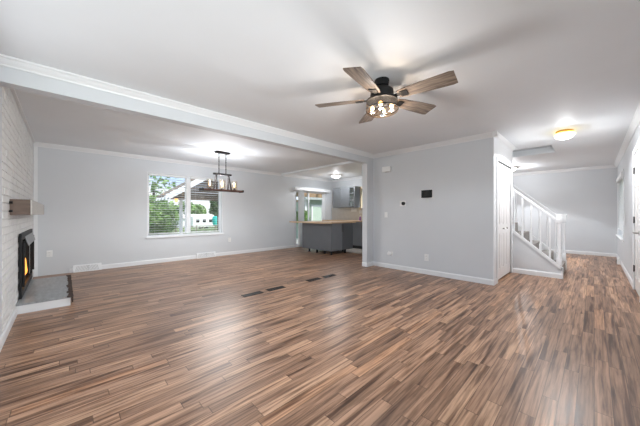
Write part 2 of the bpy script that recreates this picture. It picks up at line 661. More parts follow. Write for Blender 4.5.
# far wall and right wall
b = MB()
b.box(-4.0, XR + T, YFAR, YFAR + T, 0, H)
struct(b.build('wall_far', M_WALL), 'far grey wall of the hall')
RY0, RY1, RZ0, RZ1 = 8.22, 9.95, 0.62, 2.0
DY0, DY1, DZ1 = 5.36, 6.19, 2.035
b = MB()
b.box(XR, XR + T, YF - T, 0.1, 0, H)
b.box(XR, XR + T, 1.9, DY0, 0, H)
b.box(XR, XR + T, 0.1, 1.9, 0, 0.85)  # unseen opening added for the side fill
b.box(XR, XR + T, 0.1, 1.9, 1.85, H)
b.box(XR, XR + T, DY0, DY1, DZ1, H)
b.box(XR, XR + T, DY1, RY0, 0, H)
b.box(XR, XR + T, RY0, RY1, 0, RZ0)
b.box(XR, XR + T, RY0, RY1, RZ1, H)
b.box(XR, XR + T, RY1, YFAR, 0, H)
struct(b.build('wall_right', M_WALL), 'grey wall with the front door')

# crown mouldings and baseboards
n = [10]


def crown(p0, p1, nrm, prof=CROWN, name='trim'):
    n[0] += 1
    return struct(moulding(prof, (*p0, H), (*p1, H), nrm).build('%s_%d' % (name, n[0]), M_TRIM))


crown((XW, YF), (XW, 5.05), (1, 0))
crown((XW, 5.15), (XW, YK), (1, 0))
crown((XW, YK), (-3.62, YK), (0, -1))
crown((XB, YF), (XB, YM), (1, 0))
crown((XB, YM), (XC + 0.058, YM), (0, -1))
crown((XC, YM - 0.058), (XC, YS), (1, 0))
crown((-3.9, YFAR), (XR, YFAR), (0, -1))
crown((XR, YF), (XR, YFAR), (-1, 0))
# quarter round and corner strip that close the brick wall
struct(MB().box(XW, XB - 0.13, YF - 0.004, YF + 0.022, H - 0.018, H).build('trim_3', M_TRIM))
struct(MB().box(XW, XW + 0.012, YF, YF + 0.05, 0.0, H - 0.075).build('trim_4', M_TRIM))


def base(p0, p1, nrm, side):
    return struct(moulding(BASE, (*p0, 0), (*p1, 0), nrm).build('baseboard_' + side, M_TRIM))


base((XW, 0.08), (XW, 0.13), (1, 0), 'left')
base((XW, 0.56), (XW, 2.43), (1, 0), 'left')
base((XW, 2.92), (XW, SY0 - 0.03), (1, 0), 'left')
base((XW, SY1 + 0.06), (XW, YK), (1, 0), 'left')
base((-4.53, YF), (-3.4, YF), (0, 1), 'front')
base((XB, YM), (XC + 0.014, YM), (0, -1), 'middle')
base((XB, 4.686), (XB, YM), (1, 0), 'pilaster')
base((XB - 0.125, 4.70), (XB + 0.0, 4.70), (0, -1), 'pilaster')
base((XC, YM - 0.014), (XC, 5.10), (1, 0), 'closet')
base((-3.9, YFAR), (XR, YFAR), (0, -1), 'far')
base((XR, DY1 + 0.07), (XR, YFAR), (-1, 0), 'right')
base((XR, 0), (XR, DY0 - 0.07), (-1, 0), 'right')


# ---------------------------------------------------------------- window_1 (dining)
def ring_x(b, x0, x1, y0, y1, z0, z1, t):
    """rectangular frame lying in a Y-Z plane"""
    b.box(x0, x1, y0, y0 + t, z0, z1)
    b.box(x0, x1, y1 - t, y1, z0, z1)
    b.box(x0, x1, y0 + t, y1 - t, z0, z0 + t)
    b.box(x0, x1, y0 + t, y1 - t, z1 - t, z1)
    return b


win = struct(ring_x(MB(), XW - 0.13, XW - 0.06, WY0, WY1, WZ0, WZ1, 0.03).build('window_1', M_TRIM), 'white sliding dining window')
YMUL = 2.26
MB().box(XW - 0.125, XW - 0.055, YMUL - 0.045, YMUL + 0.045, WZ0 + 0.045, WZ1 - 0.045).build('mullion', M_TRIM, win)
ring_x(MB(), XW - 0.12, XW - 0.09, WY0 + 0.03, YMUL - 0.045, WZ0 + 0.045, WZ1 - 0.03, 0.022).build('sash', M_TRIM, win)
ring_x(MB(), XW - 0.12, XW - 0.09, YMUL + 0.045, WY1 - 0.03, WZ0 + 0.045, WZ1 - 0.03, 0.022).build('sash', M_TRIM, win)
MB().box(XW - 0.107, XW - 0.103, WY0 + 0.075, YMUL - 0.075, WZ0 + 0.07, WZ1 - 0.07).build('pane', M_GLASS, win)
MB().box(XW - 0.107, XW - 0.103, YMUL + 0.075, WY1 - 0.075, WZ0 + 0.07, WZ1 - 0.07).build('pane', M_GLASS, win)
MB().box(XW - 0.06, XW + 0.035, WY0 - 0.03, WY1 + 0.04, WZ0 - 0.035, WZ0 + 0.002, bevel=0.004).build('window_sill', M_TRIM, win)
ring_x(MB(), XW - 0.055, XW + 0.006, WY0 - 0.012, WY1 + 0.012, WZ0, WZ1 + 0.012, 0.014).build('window_casing', M_TRIM, win)


def blind(y0, y1, z0, z1, x, label, pitch=0.055, tilt=0.03, depth=0.048, sgn=1):
    e = empty('window_blind', (x, (y0 + y1) / 2, z0), label, 'blind', 'white slatted window blinds')
    w_ = y1 - y0
    MB().box(-0.022, 0.022, -w_ / 2, w_ / 2, z1 - z0 - 0.035, z1 - z0, bevel=0.003).build('headrail', M_BLIND, e)
    s = MB()
    zz = 0.04
    while zz < z1 - z0 - 0.05:
        s.box(-depth / 2, depth / 2, -w_ / 2, w_ / 2, -0.0012, 0.0012,
              mtx=Matrix.Translation((0, 0, zz)) @ Matrix.Rotation(tilt * sgn, 4, 'Y'))
        zz += pitch
    s.build('slats', M_BLIND, e)
    MB().box(-0.014, 0.014, -w_ / 2, w_ / 2, 0.012, 0.028, bevel=0.003).build('bottom_rail', M_BLIND, e)
    for k in (-0.36, 0.36):
        MB().tube((depth / 2 + 0.001, k * w_, 0.02), (depth / 2, k * w_, z1 - z0 - 0.02), 0.0012, seg=5).build('cord', M_BLIND, e)
    return e


blind(WY0 + 0.03, YMUL - 0.05, WZ0 + 0.04, WZ1 - 0.02, XW - 0.03, 'white slatted blind on the left half of the dining window', tilt=0.13, sgn=-1)
blind(YMUL + 0.05, WY1 - 0.03, WZ0 + 0.04, WZ1 - 0.02, XW - 0.03, 'white slatted blind on the right half of the dining window')

# ---------------------------------------------------------------- sliding glass door
dr = struct(ring_x(MB(), XW - 0.13, XW - 0.03, SY0, SY1, 0, SZ1, 0.05).build('door_1', M_TRIM), 'white sliding glass patio door')
ring_x(MB(), XW - 0.11, XW - 0.08, SY0 + 0.05, 6.37, 0.05, SZ1 - 0.05, 0.055).build('sliding_panel', M_TRIM, dr)
ring_x(MB(), XW - 0.075, XW - 0.045, 6.28, SY1 - 0.05, 0.05, SZ1 - 0.05, 0.055).build('sliding_panel', M_TRIM, dr)
MB().box(XW - 0.097, XW - 0.093, SY0 + 0.1, 6.33, 0.1, SZ1 - 0.1).build('pane', M_GLASS, dr)
MB().box(XW - 0.062, XW - 0.058, 6.33, SY1 - 0.1, 0.1, SZ1 - 0.1).build('pane', M_GLASS, dr)
e = empty('vertical_blind', (XW + 0.07, 5.9, 1.95), 'white vertical blind drawn open at the patio door under its valance', 'blind')
MB().box(-0.07, 0.07, -0.34, 1.33, -0.01, 0.10, bevel=0.004).build('valance', M_TRIM, e)
for k in range(6):
    yy = -0.14 + k * 0.040
    MB().box(-0.042, 0.042, yy - 0.0015, yy + 0.0015, -1.90, -0.01).build('vane', M_BLIND, e)

# ---------------------------------------------------------------- hearth, fireplace insert, mantel
e = empty('fireplace_hearth', (-5.3, -0.16, 0), 'low hearth topped with grey wood-look tile, white edge, below the fireplace', 'hearth')
e2 = Vector((-5.3, -0.16, 0))


def loc(b, name, m, par, smooth=False):
    """build a mesh given in world coordinates under an empty with no rotation"""
    o = b.build(name, m, par, smooth)
    for v in o.data.vertices:
        v.co -= par.location
    return o


loc(MB().box(-6.10, -4.545, YF, 0.062, 0, 0.095), 'base', M_TRIM, e)
loc(MB().box(-6.11, -4.535, YF, 0.072, 0.095, 0.116, bevel=0.003), 'hearth_slab', M_SLATE, e)
eb = MB()
x = -6.10
while x < -4.56:
    eb.box(x, x + 0.082, 0.040 + random.uniform(-0.012, 0.012), 0.086 + random.uniform(-0.006, 0.006), 0.1165, 0.122, bevel=0.002)
    eb.box(x, x + 0.082, 0.0725, 0.086, 0.05, 0.117, bevel=0.002)
    x += 0.085
loc(eb, 'edge_strip', mat('rough_brown_edge', (0.07, 0.045, 0.035), 0.9, noise=0.3, nscale=20), e)

e = empty('fireplace_insert', (-5.55, YF, 0.117), 'black metal fireplace insert with burning fire in the white brick wall', 'fireplace')
b = MB()
b.box(FX0 - 0.08, FX0, YF + 0.004, YF + 0.028, 0.117, 0.90, bevel=0.004)
b.box(FX1, FX1 + 0.08, YF + 0.004, YF + 0.028, 0.117, 0.90, bevel=0.004)
b.box(FX0, FX1, YF + 0.004, YF + 0.028, 0.117, 0.20)
b.box(FX0, FX1, YF + 0.004, YF + 0.028, 0.82, 0.90)
loc(b, 'surround', M_BLACK, e)
b = MB()
b.box(FX0, FX1, YF - 0.34, YF - 0.32, 0.17, 0.85)
b.box(FX0, FX0 + 0.02, YF - 0.34, YF, 0.17, 0.85)
b.box(FX1 - 0.02, FX1, YF - 0.34, YF, 0.17, 0.85)
b.box(FX0, FX1, YF - 0.34, YF, 0.16, 0.18)
b.box(FX0, FX1, YF - 0.34, YF, 0.84, 0.86)
loc(b, 'firebox', mat('soot_black', (0.02, 0.018, 0.017), 0.8, noise=0.3, nscale=9), e)
b = MB()
b.prism([(FX0 + 0.02, YF + 0.028, 0.84), (FX0 + 0.02, YF + 0.06, 0.73), (FX0 + 0.02, YF + 0.066, 0.73), (FX0 + 0.02, YF + 0.034, 0.85)],
        (FX1 - FX0 - 0.25, 0, 0))
loc(b, 'hood', mat('hood_steel', (0.20, 0.20, 0.20), 0.3, 0.6, noise=0.1), e)
for xx in (FX1 + 0.02, FX0 - 0.02):
    loc(MB().box(xx - 0.012, xx + 0.012, YF + 0.028, YF + 0.05, 0.25, 0.80, bevel=0.004), 'door_rail', M_BLACK, e)
for k in range(4):
    x0 = -5.9 + k * 0.2
    loc(MB().tube((x0, YF - 0.10, 0.235 + 0.03 * (k % 2)), (x0 + 0.34, YF - 0.06, 0.25 + 0.04 * ((k + 1) % 2)), 0.036, 0.03, 9), 'log', M_LOG, e, True)
for k in range(7):
    x0 = -6.1 + k * 0.11
    h_ = random.choice((0.16, 0.26, 0.36))
    b = MB()
    b.lathe([(0.0, 0), (0.018, 0.03), (0.022, 0.07), (0.013, h_ * 0.6), (0.008, h_ * 0.88), (0.0, h_)],
            (x0, YF - 0.02 - random.uniform(0, 0.03), 0.22), 8)
    loc(b, 'flame', M_FLAMEC if k % 3 == 0 else M_FLAME, e, True)
point('fire_light', (-5.5, YF - 0.12, 0.5), 0.1, (1, 0.45, 0.12), 0.08)

e = empty('mantel_shelf', (-5.2, -0.32, 1.13), 'chunky brown wooden beam mantel shelf on the white brick wall', 'mantel')
loc(MB().box(-6.40, -4.05, YF + 0.002, -0.245, 1.13, 1.29, bevel=0.004), 'beam', M_MANTEL, e)
loc(MB().box(-6.40, -4.04, -0.246, -0.236, 1.132, 1.288, bevel=0.002), 'front_board', M_MANTELP, e)
loc(MB().box(-6.425, -6.40, YF + 0.002, -0.236, 1.13, 1.29, bevel=0.003), 'end_cap', M_MANTEL, e)
for zz in (1.17, 1.255):
    loc(MB().tube((-4.03, YF + 0.0, zz), (-4.03, YF + 0.025, zz), 0.012, seg=8), 'bracket', M_BLACK, e)


# ---------------------------------------------------------------- wall plates
def plate(pos, nrm, w_, h_, label, kind='outlet', group=None, name='wall_outlet', cat='outlet'):
    """pos = centre on wall"""
    rz = math.atan2(nrm[1], nrm[0])
    e = empty(name, pos, label, cat, group, rz)
    MB().box(0, 0.007, -w_ / 2, w_ / 2, -h_ / 2, h_ / 2, bevel=0.002).build('plate', M_PLATE, e)
    if kind == 'outlet':
        for s in (-1, 1):
            MB().box(0.007, 0.010, -0.017, 0.017, s * 0.026 - 0.014, s * 0.026 + 0.014, bevel=0.001).build('socket', M_PLATE, e)
            MB().box(0.010, 0.0105, -0.008, -0.005, s * 0.026 - 0.006, s * 0.026 + 0.006).box(
                0.010, 0.0105, 0.005, 0.008, s * 0.026 - 0.006, s * 0.026 + 0.006).build('slot', M_SLOT, e)
    if kind == 'switch':
        k = max(1, int(round(w_ / 0.075)))
        for i in range(k):
            yy = (i - (k - 1) / 2) * 0.05
            MB().box(0.007, 0.011, yy - 0.014, yy + 0.014, -0.03, 0.03, bevel=0.001).build('rocker', M_PLATE, e)
    return e


plate((XW, -0.19, 0.40), (1, 0), 0.08, 0.12, 'white wall outlet on the grey wall beside the hearth')
plate((XW, 3.32, 0.42), (1, 0), 0.075, 0.115, 'white wall outlet below the right end of the dining window')
plate((-2.2, YM, 0.315), (0, -1), 0.08, 0.125, 'white wall outlet low on the partition wall below the black screen')
plate((-3.075, YM, 1.12), (0, -1), 0.07, 0.11, 'white light switch near the pilaster at mid height', 'switch', name='light_switch', cat='switch')
e = empty('doorbell_chime', (-3.05, YM, 2.085), 'white doorbell chime box high on the wall beside the pilaster', 'chime', rz=-PI / 2)
MB().box(0, 0.045, -0.10, 0.10, -0.055, 0.055, bevel=0.008).build('case', M_PLATE, e)
MB().box(0.010, 0.030, -0.03, 0.05, -0.066, -0.055).build('grille', mat('chime_grey', (0.4, 0.4, 0.4), 0.5, noise=0.1), e)
e = empty('wall_junction_cover', (-2.97, YM, 0.31), 'small protruding white cover low on the wall beside the pilaster', 'wall cover', rz=-PI / 2)
MB().box(0, 0.008, -0.06, 0.06, -0.04, 0.04, bevel=0.002).build('plate', M_PLATE, e)
MB().box(0.008, 0.05, -0.055, 0.03, -0.03, 0.02, bevel=0.01).build('cap', M_PLATE, e)
e = empty('round_thermostat', (-2.675, YM, 1.35), 'round black thermostat on a white square plate', 'thermostat', rz=-PI / 2)
MB().box(0, 0.008, -0.078, 0.055, -0.055, 0.055, bevel=0.002).build('plate', M_PLATE, e)
MB().tube((0.008, 0.008, 0), (0.032, 0.008, 0), 0.036, 0.034, 24).build('dial', M_SCREEN, e, True)
e = empty('wall_screen', (-2.19, YM, 1.515), 'black rectangular touch screen mounted on the partition wall', 'wall screen', rz=-PI / 2)
MB().box(0, 0.008, -0.115, 0.115, -0.08, 0.085, bevel=0.002).build('mount_plate', M_PLATE, e)
MB().box(0.008, 0.028, -0.102, 0.102, -0.07, 0.075, bevel=0.004).build('bezel', M_BLACK, e)
MB().box(0.028, 0.029, -0.088, 0.088, -0.056, 0.06).build('screen', M_SCREEN, e)
MB().box(0, 0.012, -0.03, 0.03, -0.16, -0.085, bevel=0.002).build('lower_cover', mat('cover_pale', (0.62, 0.64, 0.64), 0.5, noise=0.01), e)


# baseboard registers
def baseboard_register(y0, y1, label):
    e = empty('baseboard_register', (XW, (y0 + y1) / 2, 0), label, 'vent', 'white baseboard registers')
    w_ = y1 - y0
    b = MB()
    b.prism([(0, -w_ / 2, 0), (0.05, -w_ / 2, 0), (0.05, -w_ / 2, 0.02), (0.018, -w_ / 2, 0.135), (0, -w_ / 2, 0.135)], (0, w_, 0))
    b.build('housing', M_TRIM, e)
    b = MB()
    k = -w_ / 2 + 0.03
    while k < w_ / 2 - 0.03:
        s = 1 if k < 0 else -1
        b.prism([(0.052, k, 0.022), (0.052, k + 0.006, 0.022), (0.026, k + 0.006 + s * 0.03, 0.115), (0.026, k + s * 0.03, 0.115)], (0.0015, 0, 0))
        k += 0.022
    b.build('louvres', mat('register_grey', (0.42, 0.42, 0.42), 0.5, noise=0.05), e)


baseboard_register(0.13, 0.56, 'white baseboard register near the hearth')
baseboard_register(2.43, 2.92, 'white baseboard register under the dining window')


# floor registers under the beam
def floor_register(y0, y1, label, x=-3.375, wd=0.11):
    e = empty('floor_register', (x, (y0 + y1) / 2, 0.0), label, 'vent', 'dark floor registers under the beam')
    l_ = y1 - y0
    b = MB()
    b.box(-wd / 2, wd / 2, -l_ / 2, -l_ / 2 + 0.014, 0.0005, 0.005)
    b.box(-wd / 2, wd / 2, l_ / 2 - 0.014, l_ / 2, 0.0005, 0.005)
    b.box(-wd / 2, -wd / 2 + 0.014, -l_ / 2, l_ / 2, 0.0005, 0.005)
    b.box(wd / 2 - 0.014, wd / 2, -l_ / 2, l_ / 2, 0.0005, 0.005)
    b.build('frame', M_BRONZE, e)
    MB().box(-wd / 2 + 0.01, wd / 2 - 0.01, -l_ / 2 + 0.01, l_ / 2 - 0.01, 0.0005, 0.0015).build('duct_opening', M_SLOT, e)
    b = MB()
    k = -l_ / 2 + 0.022
    while k < l_ / 2 - 0.02:
        b.box(-wd / 2 + 0.012, wd / 2 - 0.012, k, k + 0.006, 0.0015, 0.0042)
        k += 0.018
    b.build('grille', M_BRONZE, e)


floor_register(1.78, 2.08, 'dark floor register nearest the fireplace')
floor_register(2.18, 2.48, 'dark floor register second from the fireplace')
floor_register(2.97, 3.26, 'dark floor register third from the fireplace')
floor_register(3.35, 3.65, 'dark floor register nearest the pilaster')

# ---------------------------------------------------------------- closet bifold door and casing
dr = struct(MB().box(XC - 0.05, XC + 0.016, CY0 - 0.065, CY0, 0, CZ1 + 0.06).box(XC - 0.05, XC + 0.016, CY1, CY1 + 0.065, 0, CZ1 + 0.06)
            .box(XC - 0.05, XC + 0.016, CY0, CY1, CZ1 + 0.012, CZ1 + 0.06).build('door_2', M_TRIM), 'white bifold closet door')
struct(MB().box(XC, XC + 0.006, YM, CY0 - 0.065, 0, CZ1 + 0.06).build('trim_5', M_TRIM))
MB().box(XC - 0.04, XC + 0.004, CY0, CY1, CZ1 - 0.007, CZ1 + 0.0125).build('door_track', M_SLOT, dr)
lw = (CY1 - CY0 - 0.01) / 4
for k in range(4):
    y0 = CY0 + 0.005 + k * lw
    b = MB()
    b.box(XC - 0.035, XC - 0.012, y0 + 0.001, y0 + lw - 0.001, 0.03, CZ1 - 0.008)
    # raised rails around three panels
    zs = [(0.03, 0.21), (0.80, 0.96), (1.55, 1.66), (CZ1 - 0.13, CZ1 - 0.008)]
    for z0, z1 in zs:
        b.box(XC - 0.013, XC - 0.007, y0 + 0.05, y0 + lw - 0.05, z0, z1)
    for ya, yb in ((y0 + 0.001, y0 + 0.05), (y0 + lw - 0.05, y0 + lw - 0.001)):
        b.box(XC - 0.013, XC - 0.007, ya, yb, 0.03, CZ1 - 0.008)
    for z0, z1 in ((0.21, 0.80), (0.96, 1.55), (1.66, CZ1 - 0.13)):
        b.box(XC - 0.013, XC - 0.008, y0 + 0.072, y0 + lw - 0.072, z0 + 0.03, z1 - 0.03, bevel=0.002)
    lf = b.build('door_leaf', M_DOOR, dr)
    if k in (1, 2):
        yk = y0 + lw / 2 
        MB().lathe([(0.0, 0.03), (0.012, 0.029), (0.016, 0.022), (0.013, 0.013), (0.006, 0.009), (0.007, 0.0), (0, 0)], seg=14).build(
            'door_knob', M_NICKEL, lf, True).matrix_local = Matrix.Translation((XC - 0.002, yk, 0.885)) @ Matrix.Rotation(PI / 2, 4, 'Y')

# ---------------------------------------------------------------- stairs
XN = -0.43
SL = (1.654 - 1.067) / 0.612      # slope of the rail
RUN = 0.20
RISE = 0.19
YS2 = 7.33
# knee wall under the near stringer
def zs_(x):
    return 0.215 + (XN + 0.02 - x) * 0.895


b = MB()
b.prism([(XC - 0.4, YS - 0.04, 0), (-0.40, YS - 0.04, 0), (-0.40, YS - 0.04, zs_(-0.40) - 0.05), (XC - 0.4, YS - 0.04, zs_(XC - 0.4) - 0.05)], (0, 0.06, 0))
struct(b.build('wall_stair', M_WALL), 'grey wall under the stairs')
base((XC + 0.002, YS - 0.04), (-0.40, YS - 0.04), (0, -1), 'stair')
st = empty('staircase', (-1.0, 6.8, 0), 'white staircase with grey carpeted steps, balustrade and newel posts', 'stairs')
b = MB()
for k in range(11):
    x1 = -0.40 - k * RUN
    b.box(-0.40 - 11 * RUN, x1 + (0.02 if k else 0.0), YS + 0.022, YS2 - 0.03, k * RISE + (0 if k else 0.001), (k + 1) * RISE)
loc(b, 'steps', M_CARPET, st)
for yy, nm in ((YS - 0.055, 'stringer'), (YS2 - 0.03, 'stringer')):
    b = MB()
    xa = -3.0 if yy > 7 else XC + 0.004
    for (x0, z_lo, z_hi) in ():
        pass
    lo = 0.055 if yy < 7 else 0.26
    b.prism([(xa, yy, zs_(xa)), (-0.385, yy, zs_(-0.385)), (-0.385, yy, max(zs_(-0.385) - lo, 0.002) if yy < 7 else 0.002),
             (-0.52, yy, max(zs_(-0.52) - lo, 0.002)), (xa, yy, zs_(xa) - lo)], (0, 0.08 if yy < 7 else 0.05, 0))
    loc(b, nm, M_TRIM, st)
loc(MB().box(-0.40, -0.375, YS - 0.055, YS - 0.0, 0.0, 0.2), 'end_board', M_TRIM, st)


def newel(x, y, z0):
    b = MB()
    b.box(x - 0.036, x + 0.036, y - 0.036, y + 0.036, z0, z0 + 0.13, bevel=0.004)
    b.lathe([(0.034, 0.13), (0.030, 0.15), (0.024, 0.17), (0.026, 0.5), (0.026, 0.70), (0.030, 0.72), (0.026, 0.735), (0.034, 0.76)], (x, y, z0), 16)
    b.box(x - 0.038, x + 0.038, y - 0.038, y + 0.038, 0.98, 1.115, bevel=0.005)
    b.box(x - 0.044, x + 0.044, y - 0.044, y + 0.044, 1.115, 1.135, bevel=0.006)
    return b


def zr(x):
    return 1.067 + (-0.47 - x) * 0.92


for yy in (YS - 0.015, YS2 - 0.005):
    z0 = 0.215 if yy < 7 else 0.20
    loc(newel(XN, yy, z0), 'newel_post', M_TRIM, st, True)
    xa = XC + 0.004 if yy < 7 else -2.2
    b = MB()
    b.prism([(xa, yy - 0.028, zr(xa)), (XN - 0.03, yy - 0.028, zr(XN - 0.03)), (XN - 0.03, yy - 0.028, zr(XN - 0.03) - 0.042),
             (xa, yy - 0.028, zr(xa) - 0.042)], (0, 0.056, 0))
    b.prism([(xa, yy - 0.018, zr(xa) - 0.042), (XN - 0.03, yy - 0.018, zr(XN - 0.03) - 0.042), (XN - 0.03, yy - 0.018, zr(XN - 0.03) - 0.062),
             (xa, yy - 0.018, zr(xa) - 0.062)], (0, 0.036, 0))
    loc(b, 'handrail', M_TRIM, st)
    xx = -0.553
    while xx > xa:
        z0, z1 = zs_(xx) - 0.01, zr(xx) - 0.07
        b = MB()
        b.box(xx - 0.015, xx + 0.015, yy - 0.015, yy + 0.015, z0, z0 + 0.13)
        b.lathe([(0.015, 0.13), (0.010, 0.15), (0.012, 0.3), (0.010, z1 - z0 - 0.12), (0.014, z1 - z0 - 0.09)], (xx, yy, z0), 10)
        b.box(xx - 0.014, xx + 0.014, yy - 0.014, yy + 0.014, z1 - 0.09, z1 + 0.012)
        loc(b, 'baluster', M_TRIM, st, True)
        xx -= 0.133

# ---------------------------------------------------------------- front door (right wall)
dr = struct(MB().box(XR - 0.016, XR + 0.10, DY1, DY1 + 0.06, 0, DZ1 + 0.06).box(XR - 0.016, XR + 0.10, DY0 - 0.06, DY0, 0, DZ1 + 0.06)
            .box(XR - 0.016, XR + 0.10, DY0, DY1, DZ1, DZ1 + 0.06).build('door_3', M_TRIM), 'white panelled front door')
b = MB()
b.box(XR + 0.004, XR + 0.04, DY0 + 0.004, DY1 - 0.004, 0.012, DZ1 - 0.004)
lf = b.build('door_leaf', M_DOOR, dr)
b = MB()
for ya, yb in ((DY0 + 0.10, (DY0 + DY1) / 2 - 0.05), ((DY0 + DY1) / 2 + 0.05, DY1 - 0.10)):
    for z0, z1 in ((0.2, 0.78), (0.98, 1.55), (1.67, 1.88)):
        ring_x(b, XR - 0.003, XR + 0.004, ya, yb, z0, z1, 0.018)
        b.box(XR - 0.001, XR + 0.004, ya + 0.045, yb - 0.045, z0 + 0.045, z1 - 0.045, bevel=0.002)
b.build('door_panel', M_DOOR, lf)
for zz in (1.79, 1.05, 0.32):
    MB().box(XR - 0.006, XR + 0.002, DY1 - 0.022, DY1 + 0.012, zz - 0.045, zz + 0.045).tube(
        (XR - 0.008, DY1 - 0.003, zz - 0.05), (XR - 0.008, DY1 - 0.003, zz + 0.05), 0.006, seg=8).build('hinge', M_BRONZE, dr)
b = MB()
b.tube((XR + 0.004, 5.50, 0.885), (XR - 0.012, 5.50, 0.885), 0.032, seg=18)
b.tube((XR - 0.010, 5.50, 0.885), (XR - 0.05, 5.50, 0.885), 0.010, seg=10)
b.box(XR - 0.058, XR - 0.044, 5.485, 5.63, 0.875, 0.895, bevel=0.005)
b.build('door_handle', M_NICKEL, lf, True)

# ---------------------------------------------------------------- hall window (right wall)
wr = struct(ring_x(MB(), XR + 0.05, XR + 0.12, RY0, RY1, RZ0, RZ1, 0.05).build('window_2', M_TRIM), 'hall window on the right wall')
MB().box(XR + 0.08, XR + 0.084, RY0 + 0.05, RY1 - 0.05, RZ0 + 0.05, RZ1 - 0.05).build('pane', M_GLASS, wr)
b = ring_x(MB(), XR - 0.018, XR, RY0 - 0.055, RY1 + 0.055, RZ0 - 0.055, RZ1 + 0.055, 0.055)
b.build('window_casing', M_TRIM, wr)
MB().box(XR - 0.045, XR, RY0 - 0.07, RY1 + 0.07, RZ0 - 0.025, RZ0, bevel=0.003).build('window_sill', M_TRIM, wr)
e = blind(RY0 + 0.02, RY1 - 0.02, RZ0 + 0.14, RZ1 - 0.01, XR + 0.01, 'white slatted blind covering the hall window beside the front door',
          pitch=0.034, tilt=1.1, depth=0.040, sgn=-1)
MB().box(-0.05, 0.0, -0.86, 0.86, 1.16, 1.25, bevel=0.004).build('valance', M_BLIND, e)
e = empty('outlet_plug', (XR - 0.014, 9.0, 0.02), 'white plug adapter sitting at the baseboard below the hall window', 'plug', rz=PI)
MB().box(0.001, 0.05, -0.07, 0.06, -0.018, 0.12, bevel=0.012).build('body', M_PLATE, e)
MB().box(0.05, 0.054, -0.01, 0.01, 0.04, 0.085).build('slot', mat('plug_slot', (0.2, 0.2, 0.2), 0.6, noise=0.1), e)

# ---------------------------------------------------------------- ceiling fan
FCX, FCY = -1.432, 2.222
fan = empty('ceiling_fan', (FCX, FCY, H), 'five-bladed ceiling fan with weathered wood blades and glass bowl light', 'ceiling fan')
MB().lathe([(0.0, 0), (0.068, 0), (0.070, -0.012), (0.062, -0.055), (0.040, -0.068), (0.036, -0.085)], seg=28).build('canopy', M_BLACK, fan, True)
MB().lathe([(0.036, -0.07), (0.085, -0.085), (0.108, -0.105), (0.112, -0.145), (0.10, -0.175), (0.07, -0.185), (0, -0.186)], seg=32).build('motor_housing', M_BLACK, fan, True)
BZ = -0.185


def blade_mesh():
    b = MB()
    prof = [(0.165, 0.046), (0.22, 0.060), (0.42, 0.076), (0.62, 0.085), (0.655, 0.077)]
    pts = [(x, -y, 0) for x, y in prof] + [(x, y, 0) for x, y in prof[::-1]]
    b.prism(pts, (0, 0, 0.008))
    return b


def bracket_mesh():
    b = MB()
    b.box(0.09, 0.21, -0.018, 0.018, -0.006, 0.004, bevel=0.002)
    b.box(0.185, 0.255, -0.038, 0.038, -0.007, -0.001, bevel=0.002)
    b.tube((0.205, -0.02, -0.010), (0.205, -0.02, 0.012), 0.006, seg=8)
    b.tube((0.205, 0.02, -0.010), (0.205, 0.02, 0.012), 0.006, seg=8)
    return b


# angles measured to the five blade tips
ANG = [-149.5, -77.5, 6.5, 71.5, 140.5]
bl0 = blade_mesh().build('blade', M_BLADE)
br0 = bracket_mesh().build('blade_bracket', M_BLACK)
for i, a in enumerate(ANG):
    bo = bl0 if i == 0 else bl0.copy()
    ro = br0 if i == 0 else br0.copy()
    if i:
        COL.objects.link(bo)
        COL.objects.link(ro)
    bo.parent = fan
    bo.matrix_local = Matrix.Translation((0, 0, BZ)) @ Matrix.Rotation(math.radians(a), 4, 'Z') @ Matrix.Rotation(math.radians(-13), 4, 'X')
    ro.parent = bo
LZ = -0.186
MB().lathe([(0.0, LZ), (0.135, LZ), (0.148, LZ - 0.010), (0.150, LZ - 0.024), (0.142, LZ - 0.024), (0.138, LZ - 0.012), (0, LZ - 0.012)], seg=36).build('light_fitter', M_BLACK, fan, True)
MB().lathe([(0.146, LZ - 0.02), (0.152, LZ - 0.04), (0.153, LZ - 0.10), (0.148, LZ - 0.125), (0.125, LZ - 0.138), (0.0, LZ - 0.145)], seg=40).build('glass_bowl', M_AMBER, fan, True)
MB().lathe([(0.1535, LZ - 0.092), (0.157, LZ - 0.092), (0.157, LZ - 0.104), (0.1535, LZ - 0.104), (0.1535, LZ - 0.092)], seg=40).build('bowl_band', M_BLACK, fan, True)
MB().tube((0, 0, LZ - 0.01), (0, 0, LZ - 0.155), 0.008, seg=10).lathe([(0, LZ - 0.17), (0.014, LZ - 0.166), (0.018, LZ - 0.155), (0.012, LZ - 0.146), (0, LZ - 0.146)], seg=14).build('center_stem', M_BLACK, fan, True)
for k in range(4):
    a = math.radians(25 + 90 * k)
    c, s = math.cos(a), math.sin(a)
    MB().tube((0.02 * c, 0.02 * s, LZ - 0.05), (0.06 * c, 0.06 * s, LZ - 0.06), 0.016, seg=12).build('bulb_socket', M_BLACK, fan, True)
    bb = MB()
    bb.ico((0.092 * c, 0.092 * s, LZ - 0.075), 0.021, 2, (1, 1, 1.1))
    bb.build('bulb', M_BULB, fan, True)
    point('fan_bulb_light', (FCX + 0.10 * c, FCY + 0.10 * s, H + LZ - 0.17), 2.9, (0.92, 0.96, 1.0), 0.028)
down('fan_fill', (FCX, FCY, H - 0.40), 22, (0.86, 0.94, 1.0), 172, 0.2, 0.2)  # extra spot added below the bowl to brighten the room
for k, (dx, dy) in enumerate(((0.10, -0.07), (0.06, 0.10))):
    MB().tube((dx, dy, LZ - 0.0), (dx, dy, LZ - 0.012), 0.003, seg=5).build('pull_switch', M_BRASS, fan)

